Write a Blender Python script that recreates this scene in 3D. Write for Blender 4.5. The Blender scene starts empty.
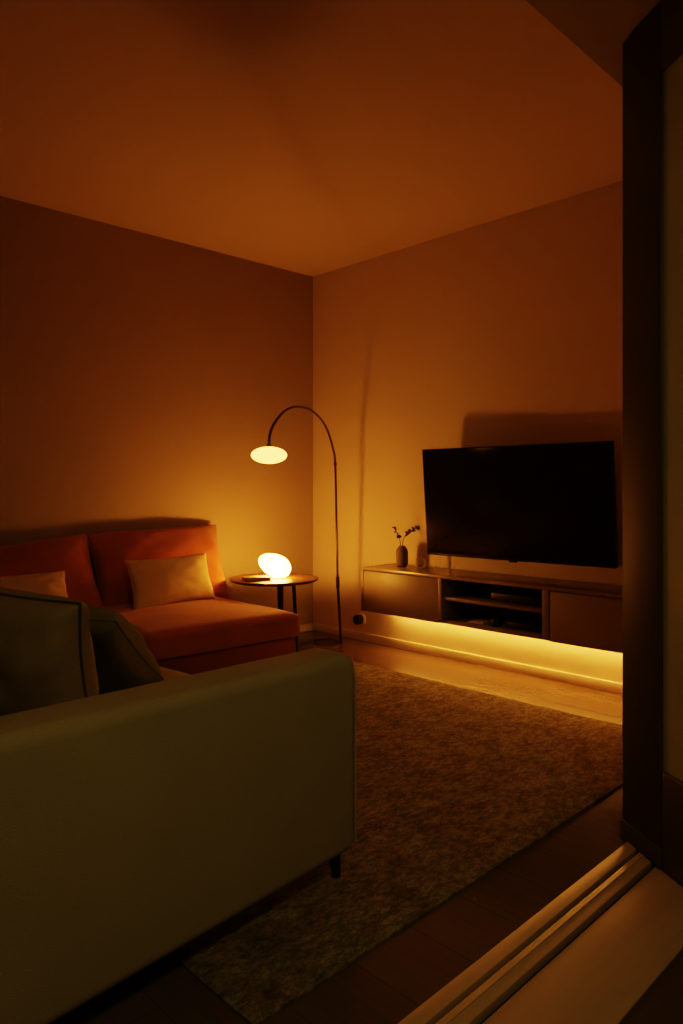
import bpy, bmesh, math, random
from mathutils import Vector, Matrix, noise as mnoise
random.seed(4)
scene = bpy.context.scene
COL = scene.collection

# ------------------------------------------------------------------ camera
FPX, CX, HY = 720.0, 341.5, 489.0           # focal length and horizon, in pixels of the 683x1024 frame
CAMH = 1.05
AZ = math.radians(45.42)
F = Vector((math.cos(AZ), math.sin(AZ), 0)); R = Vector((math.sin(AZ), -math.cos(AZ), 0))
EYE = Vector((0, 0, CAMH))
cam = bpy.data.cameras.new('camera'); cam_o = bpy.data.objects.new('camera', cam); COL.objects.link(cam_o)
cam.sensor_width = 36; cam.lens = FPX / 1024 * 36; cam.shift_y = -(512 - HY) / 1024; cam.clip_start = 0.02
cam_o.location = EYE; cam_o.rotation_euler = (math.pi / 2, 0, AZ - math.pi / 2)
scene.camera = cam_o

def ray(x, y):
    return F + R * ((x - CX) / FPX) + Vector((0, 0, (HY - y) / FPX))
def at_depth(x, y, d): return EYE + ray(x, y) * d
def at_z(x, y, z): return at_depth(x, y, (z - CAMH) * FPX / (HY - y))
def on_plane(x, y, p, n):
    r = ray(x, y); return EYE + r * ((p - EYE).dot(n) / r.dot(n))

# ------------------------------------------------------------------ helpers
def tag(o, label=None, cat=None, group=None, kind=None):
    if label: o['label'] = label
    if cat: o['category'] = cat
    if group: o['group'] = group
    if kind: o['kind'] = kind
    return o
def empty(name, loc=(0, 0, 0), rotz=0.0):
    o = bpy.data.objects.new(name, None); COL.objects.link(o)
    o.location = loc; o.rotation_euler = (0, 0, rotz); o.empty_display_size = 0.05
    return o
def obj(name, bm, mat, parent=None, smooth=True, angle=40):
    me = bpy.data.meshes.new(name)
    bmesh.ops.recalc_face_normals(bm, faces=bm.faces[:])
    bm.to_mesh(me); bm.free()
    if smooth:
        me.polygons.foreach_set('use_smooth', [True] * len(me.polygons))
        try: me.set_sharp_from_angle(angle=math.radians(angle))
        except Exception: pass
    o = bpy.data.objects.new(name, me); COL.objects.link(o)
    for m in (mat if isinstance(mat, (list, tuple)) else [mat]): me.materials.append(m)
    if parent: o.parent = parent
    return o
def box(bm, x0, x1, y0, y1, z0, z1, bevel=0.0, seg=3, M=None):
    m = Matrix.Translation(((x0+x1)/2, (y0+y1)/2, (z0+z1)/2)) @ Matrix.Diagonal((abs(x1-x0), abs(y1-y0), abs(z1-z0), 1))
    vs = bmesh.ops.create_cube(bm, size=1, matrix=m)['verts']
    if bevel > 0:
        es = list({e for v in vs for e in v.link_edges})
        r = bmesh.ops.bevel(bm, geom=es, offset=bevel, segments=seg, profile=0.5, affect='EDGES')
        vs = list({v for f in r['faces'] for v in f.verts} | {v for v in vs if v.is_valid})
    if M is not None:
        done = set()
        for v in vs:
            if v.is_valid and v not in done: v.co = M @ v.co; done.add(v)
    return vs
def boxobj(name, x0, x1, y0, y1, z0, z1, mat, parent=None, bevel=0.003, seg=2, M=None):
    bm = bmesh.new(); box(bm, x0, x1, y0, y1, z0, z1, bevel, seg, M); return obj(name, bm, mat, parent)
def tube(bm, pts, r, n=12, cap=True):
    pts = [Vector(p) for p in pts]
    rr = r if isinstance(r, (list, tuple)) else [r] * len(pts)
    rings, up = [], None
    for i, p in enumerate(pts):
        t = (pts[min(i+1, len(pts)-1)] - pts[max(i-1, 0)]).normalized()
        if up is None:
            up = Vector((0, 0, 1)) if abs(t.z) < 0.9 else Vector((1, 0, 0))
        a = (up - t * up.dot(t)).normalized(); b = t.cross(a); up = a
        rings.append([bm.verts.new(p + (a * math.cos(2*math.pi*k/n) + b * math.sin(2*math.pi*k/n)) * rr[i]) for k in range(n)])
    for i in range(len(rings) - 1):
        for k in range(n):
            bm.faces.new((rings[i][k], rings[i][(k+1) % n], rings[i+1][(k+1) % n], rings[i+1][k]))
    if cap:
        bm.faces.new(rings[0][::-1]); bm.faces.new(rings[-1])
def lathe(bm, prof, n=48, M=None):
    M = M or Matrix.Identity(4)
    rings = []
    for r, z in prof:
        if r < 1e-6: rings.append([bm.verts.new(M @ Vector((0, 0, z)))])
        else: rings.append([bm.verts.new(M @ Vector((r*math.cos(2*math.pi*k/n), r*math.sin(2*math.pi*k/n), z))) for k in range(n)])
    for a, b in zip(rings, rings[1:]):
        for k in range(n):
            k2 = (k+1) % n
            if len(a) == 1 and len(b) == 1: continue
            if len(a) == 1: bm.faces.new((a[0], b[k], b[k2]))
            elif len(b) == 1: bm.faces.new((a[k], b[0], a[k2]))
            else: bm.faces.new((a[k], b[k], b[k2], a[k2]))
def smooth_path(pts, n=8):
    pts = [Vector(p) for p in pts]; out = []
    for i in range(len(pts) - 1):
        p0, p1, p2, p3 = pts[max(i-1, 0)], pts[i], pts[i+1], pts[min(i+2, len(pts)-1)]
        for k in range(n):
            t = k / n
            out.append(0.5 * ((2*p1) + (p2-p0)*t + (2*p0-5*p1+4*p2-p3)*t*t + (3*p1-p0-3*p2+p3)*t**3))
    out.append(pts[-1]); return out

def pillow(tl, tr, br, bl, thick, pinch=0.07, power=0.42, n=30, seed=0, wrinkle=0.006, side=1.0):
    """closed stuffed pillow spanned between four corners; returns bmesh and its seam outline"""
    tl, tr, br, bl = map(Vector, (tl, tr, br, bl))
    nrm = ((tr - bl).cross(tl - br)).normalized()
    bm = bmesh.new(); lay = {}
    def base(u, v):
        pu = u * (1 - pinch * (1 - v*v)); pv = v * (1 - pinch * (1 - u*u))
        a, b = (pu+1)/2, (pv+1)/2
        return bl*(1-a)*(1-b) + br*a*(1-b) + tl*(1-a)*b + tr*a*b
    for s in (1, -1):
        for i in range(n+1):
            for j in range(n+1):
                edge = i in (0, n) or j in (0, n)
                if s == -1 and edge: lay[(s, i, j)] = lay[(1, i, j)]; continue
                u = -math.cos(math.pi * i / n); v = -math.cos(math.pi * j / n)
                u = 0.6*u + 0.4*(2*i/n-1); v = 0.6*v + 0.4*(2*j/n-1)
                p = base(u, v)
                h = thick/2 * max(0.0, (1-u*u)*(1-v*v)) ** power * (1 - 0.12*v)
                q = Vector((u*1.7 + seed*7.3, v*1.7 + s*3.1, seed))
                w = mnoise.noise(q) + 0.5*mnoise.noise(q*2.3)
                edgef = 0 if edge else 1
                p = p + nrm * s * h + nrm * wrinkle * w * edgef * min(1, h/(thick*0.2))
                lay[(s, i, j)] = bm.verts.new(p)
        for i in range(n):
            for j in range(n):
                q = [lay[(s, i, j)], lay[(s, i+1, j)], lay[(s, i+1, j+1)], lay[(s, i, j+1)]]
                bm.faces.new(q if s == 1 else q[::-1])
    seam = []
    m = 14
    for k in range(m): seam.append(base(-1 + 2*k/m, -1))
    for k in range(m): seam.append(base(1, -1 + 2*k/m))
    for k in range(m): seam.append(base(1 - 2*k/m, 1))
    for k in range(m): seam.append(base(-1, 1 - 2*k/m))
    return bm, seam
def piping(seam, r):
    bm = bmesh.new(); s = seam + [seam[0]]
    tube(bm, s, r, 8, cap=False); return bm

# ------------------------------------------------------------------ materials
def mat(name, col, rough=0.6, metal=0.0, bump=0.0, bscale=120.0, var=0.0, vscale=6.0, spec=0.5, sheen=0.0, coord='Object', detail=4.0, stretch=(1, 1, 1)):
    m = bpy.data.materials.new(name); m.use_nodes = True
    nt = m.node_tree; b = nt.nodes['Principled BSDF']
    b.inputs['Base Color'].default_value = (*col, 1); b.inputs['Roughness'].default_value = rough
    b.inputs['Metallic'].default_value = metal; b.inputs['Specular IOR Level'].default_value = spec
    if sheen: b.inputs['Sheen Weight'].default_value = sheen
    tc = nt.nodes.new('ShaderNodeTexCoord'); mp = nt.nodes.new('ShaderNodeMapping'); mp.inputs['Scale'].default_value = stretch
    nt.links.new(tc.outputs[coord], mp.inputs[0])
    if var:
        n = nt.nodes.new('ShaderNodeTexNoise'); n.inputs['Scale'].default_value = vscale; n.inputs['Detail'].default_value = detail
        r = nt.nodes.new('ShaderNodeValToRGB')
        r.color_ramp.elements[0].position = 0.3; r.color_ramp.elements[1].position = 0.7
        r.color_ramp.elements[0].color = (*[c*(1-var) for c in col], 1); r.color_ramp.elements[1].color = (*[min(1, c*(1+var)) for c in col], 1)
        nt.links.new(mp.outputs[0], n.inputs['Vector']); nt.links.new(n.outputs['Fac'], r.inputs[0]); nt.links.new(r.outputs[0], b.inputs['Base Color'])
    if bump:
        n = nt.nodes.new('ShaderNodeTexNoise'); n.inputs['Scale'].default_value = bscale; n.inputs['Detail'].default_value = 3
        bp = nt.nodes.new('ShaderNodeBump'); bp.inputs['Strength'].default_value = bump; bp.inputs['Distance'].default_value = 0.004
        nt.links.new(mp.outputs[0], n.inputs['Vector']); nt.links.new(n.outputs['Fac'], bp.inputs['Height']); nt.links.new(bp.outputs[0], b.inputs['Normal'])
    return m
def emit(name, col, s):
    m = bpy.data.materials.new(name); m.use_nodes = True; nt = m.node_tree
    b = nt.nodes['Principled BSDF']; b.inputs['Base Color'].default_value = (0.8, 0.8, 0.8, 1)
    b.inputs['Emission Color'].default_value = (*col, 1); b.inputs['Emission Strength'].default_value = s
    return m

LAMP = (1.0, 0.375, 0.06)
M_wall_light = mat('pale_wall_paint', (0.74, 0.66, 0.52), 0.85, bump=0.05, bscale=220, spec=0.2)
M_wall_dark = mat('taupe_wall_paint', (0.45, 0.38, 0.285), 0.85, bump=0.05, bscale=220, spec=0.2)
M_ceiling = mat('ceiling_paint', (0.76, 0.66, 0.52), 0.9, bump=0.03, bscale=200, spec=0.1)
M_base = mat('baseboard_paint', (0.80, 0.74, 0.62), 0.45)
M_hallwall = mat('hall_wall_paint', (0.5, 0.45, 0.35), 0.85)

def floor_mat():
    m = mat('glossy_plank_floor', (0.14, 0.09, 0.055), 0.16, spec=0.42)
    nt = m.node_tree; b = nt.nodes['Principled BSDF']
    tc = nt.nodes.new('ShaderNodeTexCoord'); mp = nt.nodes.new('ShaderNodeMapping')
    mp.inputs['Rotation'].default_value = (0, 0, math.radians(90))
    nt.links.new(tc.outputs['Object'], mp.inputs[0])
    br = nt.nodes.new('ShaderNodeTexBrick'); br.inputs['Scale'].default_value = 1.0
    br.inputs['Brick Width'].default_value = 1.3; br.inputs['Row Height'].default_value = 0.19; br.inputs['Mortar Size'].default_value = 0.0015
    br.inputs['Color1'].default_value = (0.20, 0.135, 0.085, 1); br.inputs['Color2'].default_value = (0.185, 0.125, 0.078, 1); br.inputs['Mortar'].default_value = (0.13, 0.085, 0.055, 1)
    nt.links.new(mp.outputs[0], br.inputs['Vector'])
    n = nt.nodes.new('ShaderNodeTexNoise'); n.inputs['Scale'].default_value = 5; n.inputs['Detail'].default_value = 8
    mp2 = nt.nodes.new('ShaderNodeMapping'); mp2.inputs['Scale'].default_value = (9, 0.8, 1)
    nt.links.new(tc.outputs['Object'], mp2.inputs[0]); nt.links.new(mp2.outputs[0], n.inputs['Vector'])
    mx = nt.nodes.new('ShaderNodeMixRGB'); mx.blend_type = 'MULTIPLY'; mx.inputs[0].default_value = 0.5
    nt.links.new(br.outputs['Color'], mx.inputs[1]); nt.links.new(n.outputs['Color'], mx.inputs[2]); nt.links.new(mx.outputs[0], b.inputs['Base Color'])
    mr = nt.nodes.new('ShaderNodeMapRange'); mr.inputs['To Min'].default_value = 0.15; mr.inputs['To Max'].default_value = 0.20
    nt.links.new(n.outputs['Fac'], mr.inputs[0]); nt.links.new(mr.outputs[0], b.inputs['Roughness'])
    return m
M_floor = floor_mat()
M_hallfloor = mat('dark_hall_floor', (0.10, 0.065, 0.04), 0.35)

def rug_mat():
    m = mat('woven_rug', (0.3, 0.2, 0.11), 0.95, spec=0.1)
    nt = m.node_tree; b = nt.nodes['Principled BSDF']; L = nt.links.new
    tc = nt.nodes.new('ShaderNodeTexCoord')
    def noise(scale, det, sc=(1, 1, 1), rough=0.6):
        mp = nt.nodes.new('ShaderNodeMapping'); mp.inputs['Scale'].default_value = sc; L(tc.outputs['Object'], mp.inputs[0])
        n = nt.nodes.new('ShaderNodeTexNoise'); n.inputs['Scale'].default_value = scale; n.inputs['Detail'].default_value = det; n.inputs['Roughness'].default_value = rough
        L(mp.outputs[0], n.inputs['Vector']); return n
    big = noise(9, 6, (1, 1.6, 1), 0.7); med = noise(34, 5, (1, 1.8, 1), 0.7); fine = noise(95, 4, (1.0, 2.2, 1), 0.75)
    r1 = nt.nodes.new('ShaderNodeValToRGB'); e = r1.color_ramp.elements
    e[0].position = 0.36; e[0].color = (0.27, 0.20, 0.12, 1); e[1].position = 0.66; e[1].color = (0.40, 0.38, 0.26, 1)
    x = r1.color_ramp.elements.new(0.5); x.color = (0.34, 0.29, 0.18, 1)
    L(big.outputs['Fac'], r1.inputs[0])
    r2 = nt.nodes.new('ShaderNodeValToRGB'); e = r2.color_ramp.elements
    e[0].position = 0.38; e[0].color = (0.28, 0.28, 0.26, 1); e[1].position = 0.62; e[1].color = (1.25, 1.2, 1.1, 1)
    L(med.outputs['Fac'], r2.inputs[0])
    r3 = nt.nodes.new('ShaderNodeValToRGB'); e = r3.color_ramp.elements
    e[0].position = 0.35; e[0].color = (0.3, 0.3, 0.3, 1); e[1].position = 0.6; e[1].color = (1.2, 1.2, 1.2, 1)
    L(fine.outputs['Fac'], r3.inputs[0])
    m1 = nt.nodes.new('ShaderNodeMixRGB'); m1.blend_type = 'MULTIPLY'; m1.inputs[0].default_value = 0.65
    L(r1.outputs[0], m1.inputs[1]); L(r2.outputs[0], m1.inputs[2])
    m2 = nt.nodes.new('ShaderNodeMixRGB'); m2.blend_type = 'MULTIPLY'; m2.inputs[0].default_value = 0.6
    L(m1.outputs[0], m2.inputs[1]); L(r3.outputs[0], m2.inputs[2]); L(m2.outputs[0], b.inputs['Base Color'])
    wv = nt.nodes.new('ShaderNodeTexWave'); wv.wave_type = 'BANDS'; wv.bands_direction = 'X'; wv.inputs['Scale'].default_value = 0.9
    wv.inputs['Distortion'].default_value = 1.2; wv.inputs['Detail'].default_value = 3; wv.inputs['Detail Scale'].default_value = 4
    L(tc.outputs['Object'], wv.inputs['Vector'])
    r4 = nt.nodes.new('ShaderNodeValToRGB'); e = r4.color_ramp.elements
    e[0].position = 0.0; e[0].color = (0.45, 0.45, 0.45, 1); e[1].position = 0.14; e[1].color = (1, 1, 1, 1); L(wv.outputs['Fac'], r4.inputs[0])
    m3 = nt.nodes.new('ShaderNodeMixRGB'); m3.blend_type = 'MULTIPLY'; m3.inputs[0].default_value = 0.22
    L(m2.outputs[0], m3.inputs[1]); L(r4.outputs[0], m3.inputs[2]); L(m3.outputs[0], b.inputs['Base Color'])
    bp = nt.nodes.new('ShaderNodeBump'); bp.inputs['Strength'].default_value = 0.9; bp.inputs['Distance'].default_value = 0.006
    ad = nt.nodes.new('ShaderNodeMath'); ad.operation = 'ADD'; L(med.outputs['Fac'], ad.inputs[0]); L(fine.outputs['Fac'], ad.inputs[1])
    L(ad.outputs[0], bp.inputs['Height']); L(bp.outputs[0], b.inputs['Normal'])
    return m
M_rug = rug_mat()
M_hallceil = mat('hall_ceiling_paint', (0.5, 0.45, 0.34), 0.9)
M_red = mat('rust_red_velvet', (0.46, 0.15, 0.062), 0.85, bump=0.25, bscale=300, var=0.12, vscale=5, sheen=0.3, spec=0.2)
M_redshade = mat('shaded_rust_base_fabric', (0.26, 0.075, 0.032), 0.9, bump=0.25, bscale=300, var=0.1, vscale=5, spec=0.15)  # the sofa's rust red, darkened to put the base's shade into its colour
M_sofa = mat('beige_sofa_fabric', (0.42, 0.38, 0.25), 0.9, bump=0.3, bscale=420, var=0.05, vscale=4, spec=0.15)
M_tan = mat('tan_linen', (0.72, 0.57, 0.36), 0.9, bump=0.35, bscale=350, var=0.08, vscale=8, spec=0.15)
M_olive = mat('olive_beige_linen', (0.34, 0.28, 0.165), 0.9, bump=0.3, bscale=380, var=0.06, spec=0.15)
M_dolive = mat('dark_olive_piping', (0.10, 0.085, 0.05), 0.9)
M_green = mat('moss_green_fabric', (0.26, 0.24, 0.11), 0.9, bump=0.3, bscale=380, var=0.08, spec=0.15)
M_black = mat('black_metal', (0.02, 0.016, 0.013), 0.4, metal=0.0)
M_stem = mat('dark_bronze_metal', (0.10, 0.06, 0.035), 0.3, metal=0.7)
M_wood = mat('walnut_table_wood', (0.12, 0.055, 0.025), 0.4, var=0.25, vscale=3, stretch=(1, 12, 1))
M_console = mat('painted_console', (0.31, 0.25, 0.175), 0.45, bump=0.03, bscale=200)
M_ctop = mat('console_top', (0.38, 0.29, 0.19), 0.25)
M_cdark = mat('console_inside', (0.20, 0.15, 0.10), 0.6)
M_screen = mat('tv_glass', (0.014, 0.008, 0.006), 0.09, spec=0.5)
M_bezel = mat('tv_bezel_black', (0.012, 0.011, 0.010), 0.35)
M_vase = mat('stoneware', (0.22, 0.16, 0.11), 0.7, bump=0.3, bscale=60, var=0.2, vscale=12)
M_leaf = mat('dried_leaves', (0.10, 0.075, 0.04), 0.8, var=0.3, vscale=30)
M_white = mat('white_plastic', (0.75, 0.7, 0.6), 0.4)
M_plug = mat('black_plastic', (0.015, 0.013, 0.012), 0.45)
M_paper = mat('pale_paper', (0.6, 0.52, 0.42), 0.8)
M_book = mat('brown_book_cover', (0.30, 0.15, 0.07), 0.5, var=0.1)
M_sill = mat('sill_wood', (0.52, 0.38, 0.25), 0.42, var=0.08, vscale=3, stretch=(0.6, 12, 1))
M_groove = mat('sill_groove', (0.02, 0.014, 0.01), 0.7)
M_plank = mat('pale_floor_board', (0.46, 0.34, 0.22), 0.5, var=0.08, vscale=2, stretch=(1, 8, 1))
M_door = mat('dark_door_paint', (0.10, 0.072, 0.05), 0.55)
M_pane = mat('door_frosted_panel', (0.56, 0.62, 0.42), 0.6)
M_shade = emit('arc_lamp_opal_glass', LAMP, 3.4)
M_table_lamp = emit('table_lamp_opal_glass', LAMP, 22.0)
def make_clear(m, f):
    nt = m.node_tree; out = nt.nodes['Material Output']; b = nt.nodes['Principled BSDF']
    t = nt.nodes.new('ShaderNodeBsdfTransparent'); mx = nt.nodes.new('ShaderNodeMixShader'); mx.inputs[0].default_value = f
    nt.links.new(b.outputs[0], mx.inputs[1]); nt.links.new(t.outputs[0], mx.inputs[2]); nt.links.new(mx.outputs[0], out.inputs[0])
make_clear(M_table_lamp, 0.55)
M_bulb = emit('lamp_bulb', LAMP, 118.0)
M_led = emit('led_strip_light', (1.0, 0.42, 0.08), 62.0)

# ------------------------------------------------------------------ room shell
CORNER = Vector((3.61, 3.966, 0)); H = 2.63; HALLZ = 2.40
ang = math.radians(2.3)
U = Vector((-math.cos(ang), math.sin(ang), 0))     # along the left wall, away from the corner
V = Vector((-math.sin(ang), -math.cos(ang), 0))    # from the left wall into the room
LW = Matrix(((U.x, V.x, 0, CORNER.x), (U.y, V.y, 0, CORNER.y), (0, 0, 1, 0), (0, 0, 0, 1)))   # (u, v, z) -> world
Yin, Yout = 1.06, 0.93       # the two faces of the wall with the opening
XB = -2.2                    # back wall of the room, out of view

def struct(o): o['kind'] = 'structure'; return o
bm = bmesh.new(); box(bm, XB-0.1, 3.73, Yout, 4.5, -0.12, 0.0)
struct(obj('floor', bm, M_floor, smooth=False))
bm = bmesh.new(); box(bm, XB-0.1, 3.73, -2.7, 0.625, -0.12, 0.0)
struct(obj('floor_hall', bm, M_hallfloor, smooth=False))
bm = bmesh.new(); box(bm, XB-0.1, 3.73, Yin, 4.5, H, H+0.1)
struct(obj('ceiling', bm, M_ceiling, smooth=False))
bm = bmesh.new(); box(bm, XB-0.1, 3.73, -2.7, Yin, HALLZ, H+0.1)
struct(obj('ceiling_hall', bm, M_hallceil, smooth=False))
bm = bmesh.new(); box(bm, 3.61, 3.73, -2.7, 4.1, 0, H)
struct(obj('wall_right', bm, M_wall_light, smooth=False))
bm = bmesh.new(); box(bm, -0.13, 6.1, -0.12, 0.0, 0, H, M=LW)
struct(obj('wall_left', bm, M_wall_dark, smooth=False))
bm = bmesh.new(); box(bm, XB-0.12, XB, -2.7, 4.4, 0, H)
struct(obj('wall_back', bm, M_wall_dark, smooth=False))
bm = bmesh.new(); box(bm, 2.37, 3.61, Yout, Yin, 0, HALLZ)
struct(obj('wall_front', bm, M_hallwall, smooth=False))
bm = bmesh.new(); box(bm, XB, -1.3, Yout, Yin, 0, HALLZ)
struct(obj('wall_front', bm, M_hallwall, smooth=False))
bm = bmesh.new(); box(bm, XB-0.1, 3.73, -2.7, -2.6, 0, HALLZ)
struct(obj('wall_hall', bm, M_hallwall, smooth=False))
# baseboards
bm = bmesh.new(); box(bm, 3.597, 3.61, Yin, 3.966, 0, 0.056, 0.003, 2)
struct(obj('baseboard_right', bm, M_base))
bm = bmesh.new(); box(bm, 0.0, 6.0, 0.0, 0.013, 0, 0.056, 0.003, 2, M=LW)
struct(obj('baseboard_left', bm, M_base))
# threshold with two sliding grooves, then a pale board in front of it
thr = struct(boxobj('trim_1', -1.3, 2.16, 0.884, 0.922, -0.02, 0.010, M_sill, bevel=0.0015))
boxobj('rail', -1.3, 2.16, 0.826, 0.872, -0.02, 0.008, M_sill, thr, bevel=0.0015)
boxobj('lip', -1.3, 2.16, 0.853, 0.8555, 0.007, 0.0115, M_sill, thr, bevel=0.0006)
boxobj('groove', -1.3, 2.16, 0.8, 0.93, -0.06, -0.012, M_groove, thr, bevel=0)
struct(boxobj('trim_2', -1.3, 3.6, 0.625, 0.812, -0.03, 0.003, M_plank, bevel=0.002))

# door leaf standing open at the right of the opening
P0 = at_z(622, 839, 0); P0.z = 0
td = (200 - CX) / FPX
dl = -(F + R * td).normalized()            # along the leaf, from its free edge towards the hall
dn = Vector((dl.y, -dl.x, 0))              # the leaf's thickness direction
if dn.dot(R) < 0: dn = -dn
DM = Matrix(((dl.x, dn.x, 0, P0.x), (dl.y, dn.y, 0, P0.y), (0, 0, 1, 0), (0, 0, 0, 1)))
DT = HALLZ - 0.012
door = struct(boxobj('door_1', 0.0, 0.185, 0, 0.045, 0.004, DT, M_door, bevel=0.004, M=DM))
boxobj('stile', 0.72, 0.90, 0, 0.045, 0.004, DT, M_door, door, M=DM)
boxobj('bottom_rail', 0.185, 0.72, 0.0, 0.045, 0.004, 0.277, M_door, door, bevel=0.008, M=DM)
boxobj('top_rail', 0.185, 0.72, 0.0, 0.045, DT-0.19, DT, M_door, door, M=DM)
boxobj('door_panel', 0.185, 0.72, 0.008, 0.037, 0.27, DT-0.18, M_pane, door, bevel=0, M=DM)
boxobj('plinth', 0.0, 0.185, -0.006, 0.05, 0.004, 0.062, M_door, door, bevel=0.002, M=DM)

# ------------------------------------------------------------------ rug
bm = bmesh.new()
nx, ny = 90, 90; x0, x1, y0, y1 = 0.864, 3.115, 1.120, 3.12
grid = {}
for i in range(nx+1):
    for j in range(ny+1):
        x = x0 + (x1-x0)*i/nx; y = y0 + (y1-y0)*j/ny
        e = min(i, j, nx-i, ny-j)
        wob = 0.006 * mnoise.noise(Vector((x*5, y*5, 2)))
        z = 0.011 + 0.0035*mnoise.noise(Vector((x*9, y*14, 0))) + 0.003*mnoise.noise(Vector((x*2.2, y*7, 5)))
        if e == 0: z = 0.006
        grid[i, j] = bm.verts.new((x + (wob if i in (0, nx) else 0), y + (wob if j in (0, ny) else 0), z))
for i in range(nx):
    for j in range(ny): bm.faces.new((grid[i, j], grid[i+1, j], grid[i+1, j+1], grid[i, j+1]))
ring = [grid[i, 0] for i in range(nx)] + [grid[nx, j] for j in range(ny)] + [grid[i, ny] for i in range(nx, 0, -1)] + [grid[0, j] for j in range(ny, 0, -1)]
low = [bm.verts.new((v.co.x, v.co.y, 0.0005)) for v in ring]
for k in range(len(ring)):
    k2 = (k+1) % len(ring); bm.faces.new((ring[k], ring[k2], low[k2], low[k]))
bm.faces.new(low[::-1])
tag(obj('rug', bm, M_rug), 'large brown distressed woven rug on the dark floor', 'rug')

# ------------------------------------------------------------------ rust red corner sofa along the left wall
def cushion_box(x0, x1, y0, y1, z0, z1, r, crown=0.02, M=None, n=16):
    bm = bmesh.new(); vs = {}
    cx, cy, cz = (x0+x1)/2, (y0+y1)/2, (z0+z1)/2; a, b, c = (x1-x0)/2, (y1-y0)/2, (z1-z0)/2
    bmesh.ops.create_cube(bm, size=2)
    bmesh.ops.subdivide_edges(bm, edges=bm.edges[:], cuts=n, use_grid_fill=True)
    for v in bm.verts:
        p = Vector((v.co.x*a, v.co.y*b, v.co.z*c))
        u, w, t = v.co
        q = Vector((max(-(a-r), min(a-r, p.x)), max(-(b-r), min(b-r, p.y)), max(-(c-r), min(c-r, p.z))))
        d = p - q
        # spread the samples so the rounded rim gets its share of them
        if d.length > 1e-9: p = q + d.normalized() * min(r, d.length if max(abs(d.x), abs(d.y), abs(d.z)) < r*0.999 else r)
        if t > 0: p.z += crown * (1-u*u) * (1-w*w) * t
        p.z += 0.004 * mnoise.noise(Vector((p.x*4, p.y*4, p.z*4 + cx*3)))
        v.co = p + Vector((cx, cy, cz))
        if M is not None: v.co = M @ v.co
    return bm
red = tag(empty('corner_sofa', LW @ Vector((1.9, 0.6, 0))), 'rust red low sofa with chaise and back cushions along the left wall', 'sofa')
RI = Matrix.Translation(-red.location)
def redpart(name, bm, m=M_red):
    bmesh.ops.transform(bm, matrix=RI, verts=bm.verts[:]); return obj(name, bm, m, red, angle=60)
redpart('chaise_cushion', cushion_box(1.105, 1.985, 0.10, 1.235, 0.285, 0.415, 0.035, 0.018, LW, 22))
bm = bmesh.new(); box(bm, 1.125, 1.98, 0.08, 1.215, 0.03, 0.288, 0.02, 3, LW); redpart('chaise_base', bm, M_redshade)
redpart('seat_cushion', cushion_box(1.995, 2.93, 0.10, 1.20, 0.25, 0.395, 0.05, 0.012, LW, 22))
bm = bmesh.new(); box(bm, 1.99, 2.93, 0.08, 1.17, 0.03, 0.255, 0.02, 3, LW); redpart('seat_base', bm, M_redshade)
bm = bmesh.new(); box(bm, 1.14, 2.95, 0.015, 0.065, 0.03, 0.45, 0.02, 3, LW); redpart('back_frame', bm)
for lu, lv in ((1.16, 0.12), (1.16, 1.17), (2.88, 0.12), (2.88, 1.1)):
    bm = bmesh.new(); box(bm, lu, lu+0.05, lv, lv+0.03, 0.015 if lv > 0.6 else 0.001, 0.035, 0.003, 1, LW); redpart('leg', bm, M_black)

def wallplane(x, y, v):
    return on_plane(x, y, LW @ Vector((0, v, 0)), V)
c = [wallplane(86, 535, 0.05), wallplane(216, 525, 0.05), wallplane(229, 597, 0.41), wallplane(100, 622, 0.45)]
bm, seam = pillow(c[0], c[1], c[2], c[3], 0.21, 0.06, 0.34, 34, seed=1, wrinkle=0.014); redpart('back_cushion', bm)
bm = piping(seam, 0.004); redpart('piping', bm)
c = [wallplane(-95, 562, 0.055), wallplane(87, 534, 0.055), wallplane(108, 622, 0.45), wallplane(-70, 655, 0.45)]
bm, seam = pillow(c[0], c[1], c[2], c[3], 0.23, 0.05, 0.34, 34, seed=2, wrinkle=0.014); redpart('back_cushion', bm)
bm = piping(seam, 0.004); redpart('piping', bm)

def throw(name, corners, thick, m, label, seed, pipe=None, pinch=0.07, wr=0.008, power=0.42):
    cen = sum((Vector(c) for c in corners), Vector()) / 4
    bm, seam = pillow(*corners, thick, pinch, power, 34, seed, wr)
    root = tag(empty(name, cen), label, 'pillow', 'throw pillows on the sofas')
    T = Matrix.Translation(-cen)
    bmesh.ops.transform(bm, matrix=T, verts=bm.verts[:]); obj('cover', bm, m, root, angle=70)
    bm = piping(seam, 0.004 if pipe else 0.0022); bmesh.ops.transform(bm, matrix=T, verts=bm.verts[:]); obj('piping', bm, pipe or m, root)
    return root
throw('throw_pillow', [wallplane(125, 561, 0.47), wallplane(206, 553, 0.44), wallplane(215, 598, 0.56), wallplane(134, 614, 0.66)], 0.13, M_tan,
      'tan lumbar pillow leaning on the right back cushion of the red sofa', 3)
throw('throw_pillow', [wallplane(-45, 580, 0.52), wallplane(65, 571, 0.55), wallplane(75, 613, 0.68), wallplane(-40, 628, 0.68)], 0.13, M_tan,
      'wrinkled tan pillow on the red sofa at the left edge of the photo', 4, wr=0.012)

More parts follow.
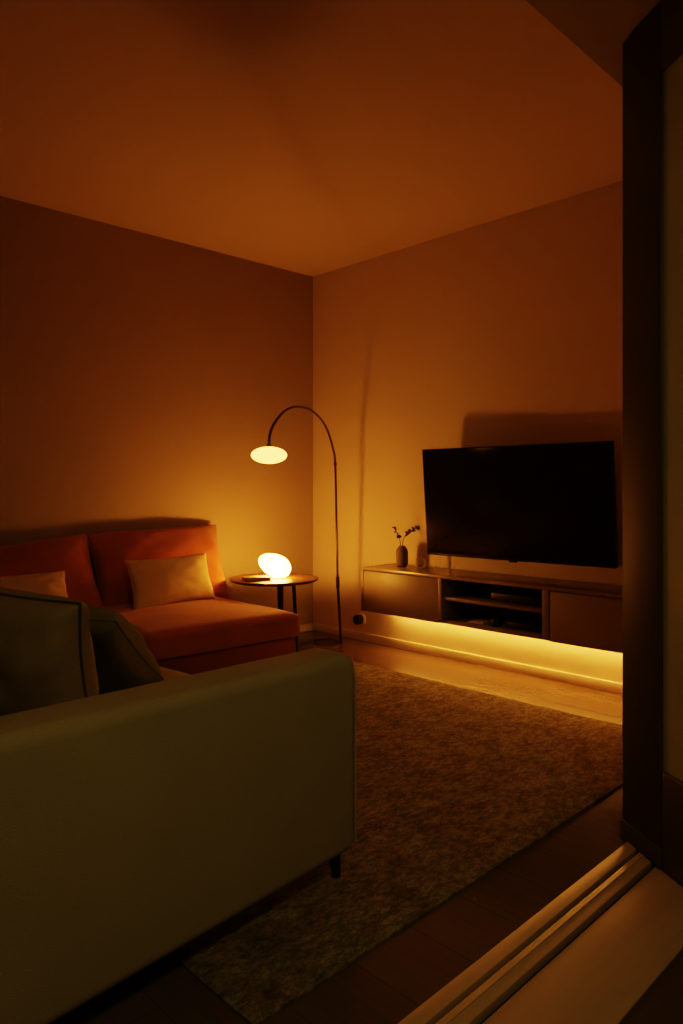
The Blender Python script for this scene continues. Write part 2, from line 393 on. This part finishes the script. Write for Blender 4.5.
# ------------------------------------------------------------------ beige sofa in the foreground, seen from behind
SP = Vector((1.372, 1.331, 0)); sa = Vector((-0.997, -0.078, 0)).normalized(); sb = Vector((sa.y, -sa.x, 0))
if sb.y < 0: sb = -sb
SM = Matrix(((sa.x, sb.x, 0, SP.x), (sa.y, sb.y, 0, SP.y), (0, 0, 1, 0), (0, 0, 0, 1)))
sofa = tag(empty('sofa', SM @ Vector((1.1, 0.5, 0))), 'beige low backed sofa seen from behind in the foreground', 'sofa')
SI = Matrix.Translation(-sofa.location)
def sofapart(name, bm, m=M_sofa):
    bmesh.ops.transform(bm, matrix=SI, verts=bm.verts[:]); return obj(name, bm, m, sofa, angle=60)
bm = bmesh.new(); box(bm, 0.0, 2.2, 0.0, 0.15, 0.092, 0.614, 0.03, 5)
for v in bm.verts:                          # the top rises a little towards the far left and is softly crowned
    f = max(0, (v.co.z-0.3)/0.312)
    v.co.z += f * (0.042 * min(1, v.co.x/1.0))
    v.co = SM @ v.co
sofapart('backrest', bm)
bm = bmesh.new(); box(bm, 0.004, 2.2, 0.148, 1.0, 0.10, 0.30, 0.02, 3, SM); sofapart('seat_base', bm)
sofapart('seat_cushion', cushion_box(-0.06, 1.10, 0.155, 1.03, 0.295, 0.425, 0.035, 0.012, SM, 22))
sofapart('seat_cushion', cushion_box(1.105, 2.2, 0.155, 1.03, 0.295, 0.425, 0.035, 0.012, SM, 22))
bm = bmesh.new(); tube(bm, [SM @ Vector(p) for p in ((0.012, 0.010, 0.59), (0.012, -0.001, 0.55), (0.012, -0.001, 0.12))], 0.004, 8); sofapart('corner_piping', bm)
for la, lb, sx in ((0.035, 0.055, -1), (2.1, 0.06, 1), (0.05, 0.93, -1), (2.1, 0.93, 1)):
    bm = bmesh.new()
    zf = 0.014 if la < 1 else 0.0015
    tube(bm, [SM @ Vector((la, lb, 0.10)), SM @ Vector((la + 0.012*sx, lb, zf))], [0.018, 0.012], 12); sofapart('leg', bm, M_black)

def splane(x, y, b): return on_plane(x, y, SM @ Vector((0, b, 0)), sb)
throw('throw_pillow', [splane(-62, 579, 0.62), splane(80, 604, 0.25), splane(92, 722, 0.29), splane(-60, 740, 0.68)], 0.25, M_olive,
      'large olive beige pillow with dark piping on the foreground sofa', 5, M_dolive, 0.06, 0.012, 0.30)
throw('throw_pillow', [Vector((0.63, 2.02, 0.74)), Vector((0.875, 1.705, 0.715)), Vector((1.205, 2.03, 0.445)), Vector((0.95, 2.36, 0.46))], 0.20, M_green,
      'moss green pillow slumped beside the large olive pillow on the foreground sofa', 6, None, 0.05, 0.012, 0.30)

# ------------------------------------------------------------------ side table and what stands on it
TD = 4.42; TZ = CAMH - TD*89/FPX; TC = at_depth(274, 578, TD); TC.z = 0
tab = tag(empty('side_table', TC), 'round dark wood side table in the room corner', 'table')
bm = bmesh.new(); lathe(bm, [(0, TZ-0.02), (0.245, TZ-0.02), (0.266, TZ-0.013), (0.2735, TZ-0.005), (0.2715, TZ), (0.265, TZ+0.0015), (0, TZ+0.0015)], 72)
obj('tabletop', bm, M_wood, tab)
for (lx, dd), (fx, fd) in (((281.5, TD-0.03), (282, TD-0.04)), ((293.5, TD+0.03), (298, TD+0.03)), ((279, TD+0.13), (280, TD+0.17))):
    a = at_depth(lx, 584, dd); a.z = TZ - 0.015; b2 = at_depth(fx, 640, fd); b2.z = 0.001
    bm = bmesh.new(); tube(bm, [a - TC, b2 - TC], [0.012, 0.009], 12); obj('leg', bm, M_black, tab)
# pebble shaped glowing lamp
LPOS = at_depth(276.5, 577, TD-0.02); LS = TD/4.47; LPOS.z = TZ + 0.002
tl = tag(empty('table_lamp', LPOS), 'glowing pebble shaped opal table lamp on the round side table', 'lamp')
bm = bmesh.new(); bmesh.ops.create_icosphere(bm, subdivisions=4, radius=1)
tilt = math.radians(24)
rr_ = R
for v in bm.verts:
    x, y, z = v.co
    k = 1 + 0.12*x                                     # a fuller right end
    px_, pz_ = x*0.105, z*0.069*k
    X = px_*math.cos(tilt) + pz_*math.sin(tilt); Z = -px_*math.sin(tilt) + pz_*math.cos(tilt)
    v.co = (rr_ * (X - 0.012) + F * (y*0.078) + Vector((0, 0, Z + 0.0735))) * LS
zmin = min(v.co.z for v in bm.verts)
for v in bm.verts:
    v.co.z -= zmin
    if v.co.z < 0.007: v.co.z = 0.004 + (v.co.z) * 0.4
obj('glass_body', bm, M_table_lamp, tl)
bm = bmesh.new(); bmesh.ops.create_icosphere(bm, subdivisions=3, radius=0.045, matrix=Matrix.Translation(Vector((0, 0, 0.07)))); obj('bulb', bm, M_bulb, tl)
bm = bmesh.new(); lathe(bm, [(0, 0), (0.045, 0), (0.045, 0.006), (0, 0.006)], 32, Matrix.Translation(R*0.012)); obj('base_ring', bm, M_white, tl)
bk = tag(empty('book', at_depth(256, 577, TD-0.11)), 'thin brown book lying beside the glowing table lamp', 'book')
bk.location.z = TZ + 0.002; bk.rotation_euler = (0, 0, AZ - math.pi/2 + 0.35)
boxobj('cover', -0.078, 0.078, -0.055, 0.055, 0, 0.004, M_book, bk, 0.0015)
boxobj('pages', -0.074, 0.076, -0.052, 0.052, 0.004, 0.016, M_paper, bk, 0.001)
boxobj('cover', -0.078, 0.078, -0.055, 0.055, 0.016, 0.020, M_book, bk, 0.0015)

# ------------------------------------------------------------------ arc floor lamp
SF = at_z(341, 643, 0.0)
DG = 3.72
G = at_depth(269, 455.2, DG)
hn = Vector((G.y - SF.y, -(G.x - SF.x), 0)).normalized()
def arcp(x, y): return on_plane(x, y, SF, hn)
fl = tag(empty('arc_floor_lamp', SF), 'slim arched floor lamp with glowing oval shade in the corner', 'lamp')
LI = Matrix.Translation(-SF)
def lamp_part(name, bm, m, par=fl):
    if par is fl: bmesh.ops.transform(bm, matrix=LI, verts=bm.verts[:])
    return obj(name, bm, m, par)
arc = smooth_path([arcp(*p) for p in ((341, 642), (339.5, 615), (337.7, 580), (336.6, 530), (335.2, 464), (333, 449), (330, 437.7), (325.2, 425.6), (319, 416.9), (311, 410.2), (304, 407.6), (295, 407), (288, 409.2), (282, 413.6), (275.5, 421.6), (271.4, 429.5), (269.4, 438), (269, 447))], 6)
i0 = 12
bm = bmesh.new(); tube(bm, arc, [0.0095]*(i0+1) + [0.0075]*(len(arc)-i0-1), 12); lamp_part('stem', bm, M_stem)
def collar(p, q, r):
    bm = bmesh.new(); tube(bm, [p, q], r, 14); lamp_part('connector', bm, M_stem)
collar(arcp(337.9, 588), arcp(337.6, 577), 0.0125)
collar(arcp(335.2, 465.5), arcp(335.15, 462.5), 0.0105)
bm = bmesh.new(); lathe(bm, [(0, 0.001), (0.10, 0.001), (0.10, 0.005), (0.096, 0.007), (0, 0.007)], 56, Matrix.Translation(SF + (R*-0.085)))
lamp_part('base_plate', bm, M_stem)
rs = 18.0/FPX*DG
bm = bmesh.new()
prof = [(rs*math.sin(math.pi*k/28), -rs*0.475*math.cos(math.pi*k/28)) for k in range(29)]
prof[0] = (0, prof[0][1]); prof[-1] = (0, prof[-1][1])
lathe(bm, prof, 64, Matrix.Translation(G)); lamp_part('lamp_shade', bm, M_shade)
bm = bmesh.new(); tube(bm, [G + Vector((0, 0, rs*0.46)), G + Vector((0, 0, rs*0.62))], 0.012, 14); lamp_part('lamp_holder', bm, M_stem)
pts = [at_z(x, y, 0.006) for x, y in ((339, 643), (330, 638.5), (315, 640), (303, 643), (292, 645), (275, 640), (262, 636))]
bm = bmesh.new(); tube(bm, smooth_path(pts, 6), 0.0035, 8); lamp_part('power_cable', bm, M_black)

# wall socket with black plug by the left end of the console
wp = Vector((3.61, 0, 0)); wx = Vector((1, 0, 0))
so = on_plane(361.5, 619, wp, wx)
WR = Matrix.Rotation(-math.pi/2, 4, 'Y')
bm = bmesh.new(); lathe(bm, [(0, 0), (0.043, 0), (0.043, 0.006), (0.036, 0.010), (0, 0.010)], 40, Matrix.Translation(so) @ WR)
tag(obj('wall_socket', bm, M_white), 'round white wall socket under the left end of the media console', 'socket')
bm = bmesh.new(); lathe(bm, [(0, 0.0105), (0.030, 0.0105), (0.034, 0.018), (0.034, 0.05), (0.029, 0.056), (0, 0.056)], 40, Matrix.Translation(so) @ WR)
tag(obj('plug', bm, M_plug), 'round black plug in the white wall socket', 'plug')

# ------------------------------------------------------------------ media console
XF, XW = 3.28, 3.605; CB, CT = 0.282, 0.558; YL, YR = 3.155, 1.25
con = tag(empty('media_console', (XF+0.16, (YL+YR)/2, 0)), 'long pale floating media console under the television', 'cabinet')
CI = -Vector(con.location)
def cpart(name, x0, x1, y0, y1, z0, z1, m, bevel=0.002):
    return boxobj(name, x0+CI.x, x1+CI.x, y0+CI.y, y1+CI.y, z0, z1, m, con, bevel)
yA, yB, yC, yD = 2.545, 2.52, 1.885, 1.845
cpart('top_panel', XF, XW, YR, YL, CT-0.018, CT, M_ctop)
cpart('bottom_panel', XF+0.02, XW, YR, YL, CB, CB+0.02, M_console)
cpart('side_panel', XF, XW, YL-0.018, YL, CB, CT-0.018, M_console)
cpart('side_panel', XF, XW, YR, YR+0.018, CB, CT-0.018, M_console)
cpart('divider', XF+0.002, XW, yB, yA, CB+0.02, CT-0.018, M_console)
cpart('divider', XF+0.002, XW, yD, yC, CB+0.02, CT-0.018, M_console)
cpart('back_panel', XW-0.02, XW, YR+0.018, YL-0.018, CB+0.02, CT-0.018, M_cdark, 0)
cpart('shelf', XF+0.015, XW-0.02, yC, yB, 0.418, 0.436, M_console)
cpart('door', XF+0.004, XF+0.022, yA+0.001, YL-0.020, CB+0.001, CT-0.022, M_console)
cpart('door', XF+0.004, XF+0.022, YR+0.020, yD-0.003, CB+0.001, CT-0.022, M_console)
cpart('led_strip', XW-0.035, XW-0.025, YR+0.03, YL-0.03, CB-0.006, CB-0.0005, M_led, 0)

# in the open niche
d = tag(boxobj('media_player', XF+0.09, XF+0.28, 1.93, 2.25, 0.437, 0.482, M_plug, bevel=0.006), 'black media player box on the upper shelf of the console niche', 'media player')
d = tag(boxobj('disc_player', XF+0.07, XF+0.27, 1.91, 2.14, CB+0.021, CB+0.056, M_plug, bevel=0.005), 'slim dark player at the right of the lower console niche', 'player')
bm = bmesh.new(); lathe(bm, [(0, 0), (0.026, 0), (0.034, 0.012), (0.034, 0.032), (0.026, 0.044), (0, 0.046)], 32, Matrix.Translation((XF+0.075, 2.20, CB+0.021)))
tag(obj('round_speaker', bm, M_plug), 'small round dark gadget in the lower console niche', 'gadget')
bm = bmesh.new(); box(bm, XF+0.05, XF+0.17, 2.27, 2.38, CB+0.021, CB+0.026, 0.001, 1); box(bm, XF+0.06, XF+0.16, 2.28, 2.37, CB+0.0265, CB+0.032, 0.001, 1)
tag(obj('folded_paper', bm, M_paper), 'pale folded papers at the left of the lower console niche', 'paper')

# vase with two dried sprigs and a coiled cable on the console top
VP = at_z(402, 566, CT); VP = Vector((3.49, VP.y, CT+0.0005))
va = on_plane(402, 560, Vector((3.49, 0, 0)), wx); VP.y = va.y
bm = bmesh.new(); lathe(bm, [(0, 0.001), (0.029, 0.001), (0.035, 0.006), (0.0385, 0.03), (0.0385, 0.09), (0.035, 0.108), (0.026, 0.119), (0.021, 0.124), (0.022, 0.130), (0.0185, 0.130), (0.018, 0.122), (0.028, 0.10), (0.03, 0.02), (0, 0.015)], 40, Matrix.Translation(VP))
tag(obj('vase', bm, M_vase), 'small brown stoneware vase on the left of the media console', 'vase')
def sprig(pix, label, nleaf, seed):
    rnd = random.Random(seed)
    base = VP + Vector((0, 0, 0.03))
    root = tag(empty('dried_sprig', base), label, 'sprig', 'dried sprigs in the vase')
    pl = [on_plane(x, y, Vector((xx, 0, 0)), wx) for x, y, xx in pix]
    path = smooth_path([base] + pl, 8)
    bm = bmesh.new(); tube(bm, [p - base for p in path], [0.0022]*len(path), 8)
    lf = bmesh.new()
    for k in range(nleaf):
        i = int(len(path) * (0.45 + 0.54*k/nleaf)); p = path[min(i, len(path)-1)] - base
        a = rnd.uniform(0, 6.28); dr = (R*math.cos(a) + Vector((0, 0, 1))*math.sin(a)*0.8 + F*rnd.uniform(-.6, .6)).normalized()
        ln = rnd.uniform(0.014, 0.024); wd = dr.cross(F).normalized() * ln * 0.32
        tip = p + dr*ln
        vs = [lf.verts.new(q) for q in (p, p + dr*ln*0.35 + wd, p + dr*ln*0.75 + wd*0.8, tip, p + dr*ln*0.75 - wd*0.8, p + dr*ln*0.35 - wd)]
        lf.faces.new(vs)
    obj('stem', bm, M_leaf, root); obj('leaves', lf, M_leaf, root)
sprig([(400, 541, 3.49), (398, 535, 3.48), (393.5, 527, 3.47)], 'short dried sprig leaning left out of the brown vase', 12, 1)
sprig([(403, 541, 3.49), (407, 534, 3.49), (412, 530, 3.50), (420, 527, 3.51)], 'longer dried sprig leaning right out of the brown vase', 22, 2)
cp = on_plane(420, 559, Vector((3.47, 0, 0)), wx)
bm = bmesh.new()
cc = cp.copy(); cc.z = CT + 0.036
for t_ in range(2):
    rr2 = 0.034 - 0.002*t_
    tube(bm, [cc + (R*math.cos(a_)*rr2 + Vector((0, 0, 1))*math.sin(a_)*rr2 + F*(0.006*t_)) for a_ in [2*math.pi*k/32 for k in range(33)]], 0.0022, 8, cap=False)
tube(bm, smooth_path([cc + R*0.02 + Vector((0, 0, -0.028)), cc + R*0.05 + Vector((0, 0, -0.018)), cc + R*0.075 + Vector((0, 0, -0.024)), cc + R*0.09 + Vector((0, 0, -0.0335))], 6), 0.0022, 8)
tag(obj('cable_loop', bm, M_white), 'thin pale cable loop between the vase and the television', 'cable')

# ------------------------------------------------------------------ television on the wall
TVX = 3.475
yaw, tilt_tv = math.radians(3.4), math.radians(4.8)
TVR = Matrix.Rotation(yaw, 3, 'Z') @ Matrix.Rotation(-tilt_tv, 3, 'Y')
tvn = TVR @ Vector((1, 0, 0)); tvo = Vector((TVX, 2.21, 0.97))
q = [TVR.transposed() @ (on_plane(x, y, tvo, tvn) - tvo) for x, y in ((423, 448.5), (613.5, 442), (614, 568.3), (426, 554.8))]
yl, yr = (q[0].y + q[3].y)/2, (q[1].y + q[2].y)/2
zt, zb = (q[0].z + q[1].z)/2, (q[2].z + q[3].z)/2
tv = tag(empty('television', tvo + TVR @ Vector((0, (yl+yr)/2, zb))), 'large switched off flat television on the wall above the console', 'television')
tv.rotation_euler = (0, -tilt_tv, yaw)
wy, hz = (yl - yr)/2, zt - zb
boxobj('housing', 0.0, 0.035, -wy, wy, 0, hz, M_bezel, tv, 0.004)
boxobj('screen', -0.0015, 0.002, -wy+0.007, wy-0.007, 0.014, hz-0.007, M_screen, tv, 0)
boxobj('sensor', -0.001, 0.02, -0.022, 0.022, -0.009, 0.001, M_bezel, tv, 0.002)
boxobj('wall_bracket', 0.034, 0.088, -0.2, 0.2, 0.15, 0.5, M_bezel, tv, 0.004)

# ------------------------------------------------------------------ dim unseen fill light, added behind the camera to light the sofa back
la = bpy.data.lights.new('hall_fill_light', 'AREA'); la.energy = 6.0; la.color = (1.0, 0.74, 0.24); la.size = 0.35
lo = bpy.data.objects.new('hall_fill_light', la); COL.objects.link(lo); lo.location = (0.6, -0.5, 2.38)
w = bpy.data.worlds.new('world'); scene.world = w; w.use_nodes = True
w.node_tree.nodes['Background'].inputs[0].default_value = (0.0, 0.0, 0.0, 1)

scene.view_settings.view_transform = 'Filmic'
scene.view_settings.look = 'High Contrast'
scene.view_settings.exposure = 0.84
scene.cycles.use_denoising = True
scene.cycles.max_bounces = 12; scene.cycles.diffuse_bounces = 6
scene.cycles.caustics_reflective = False; scene.cycles.caustics_refractive = False
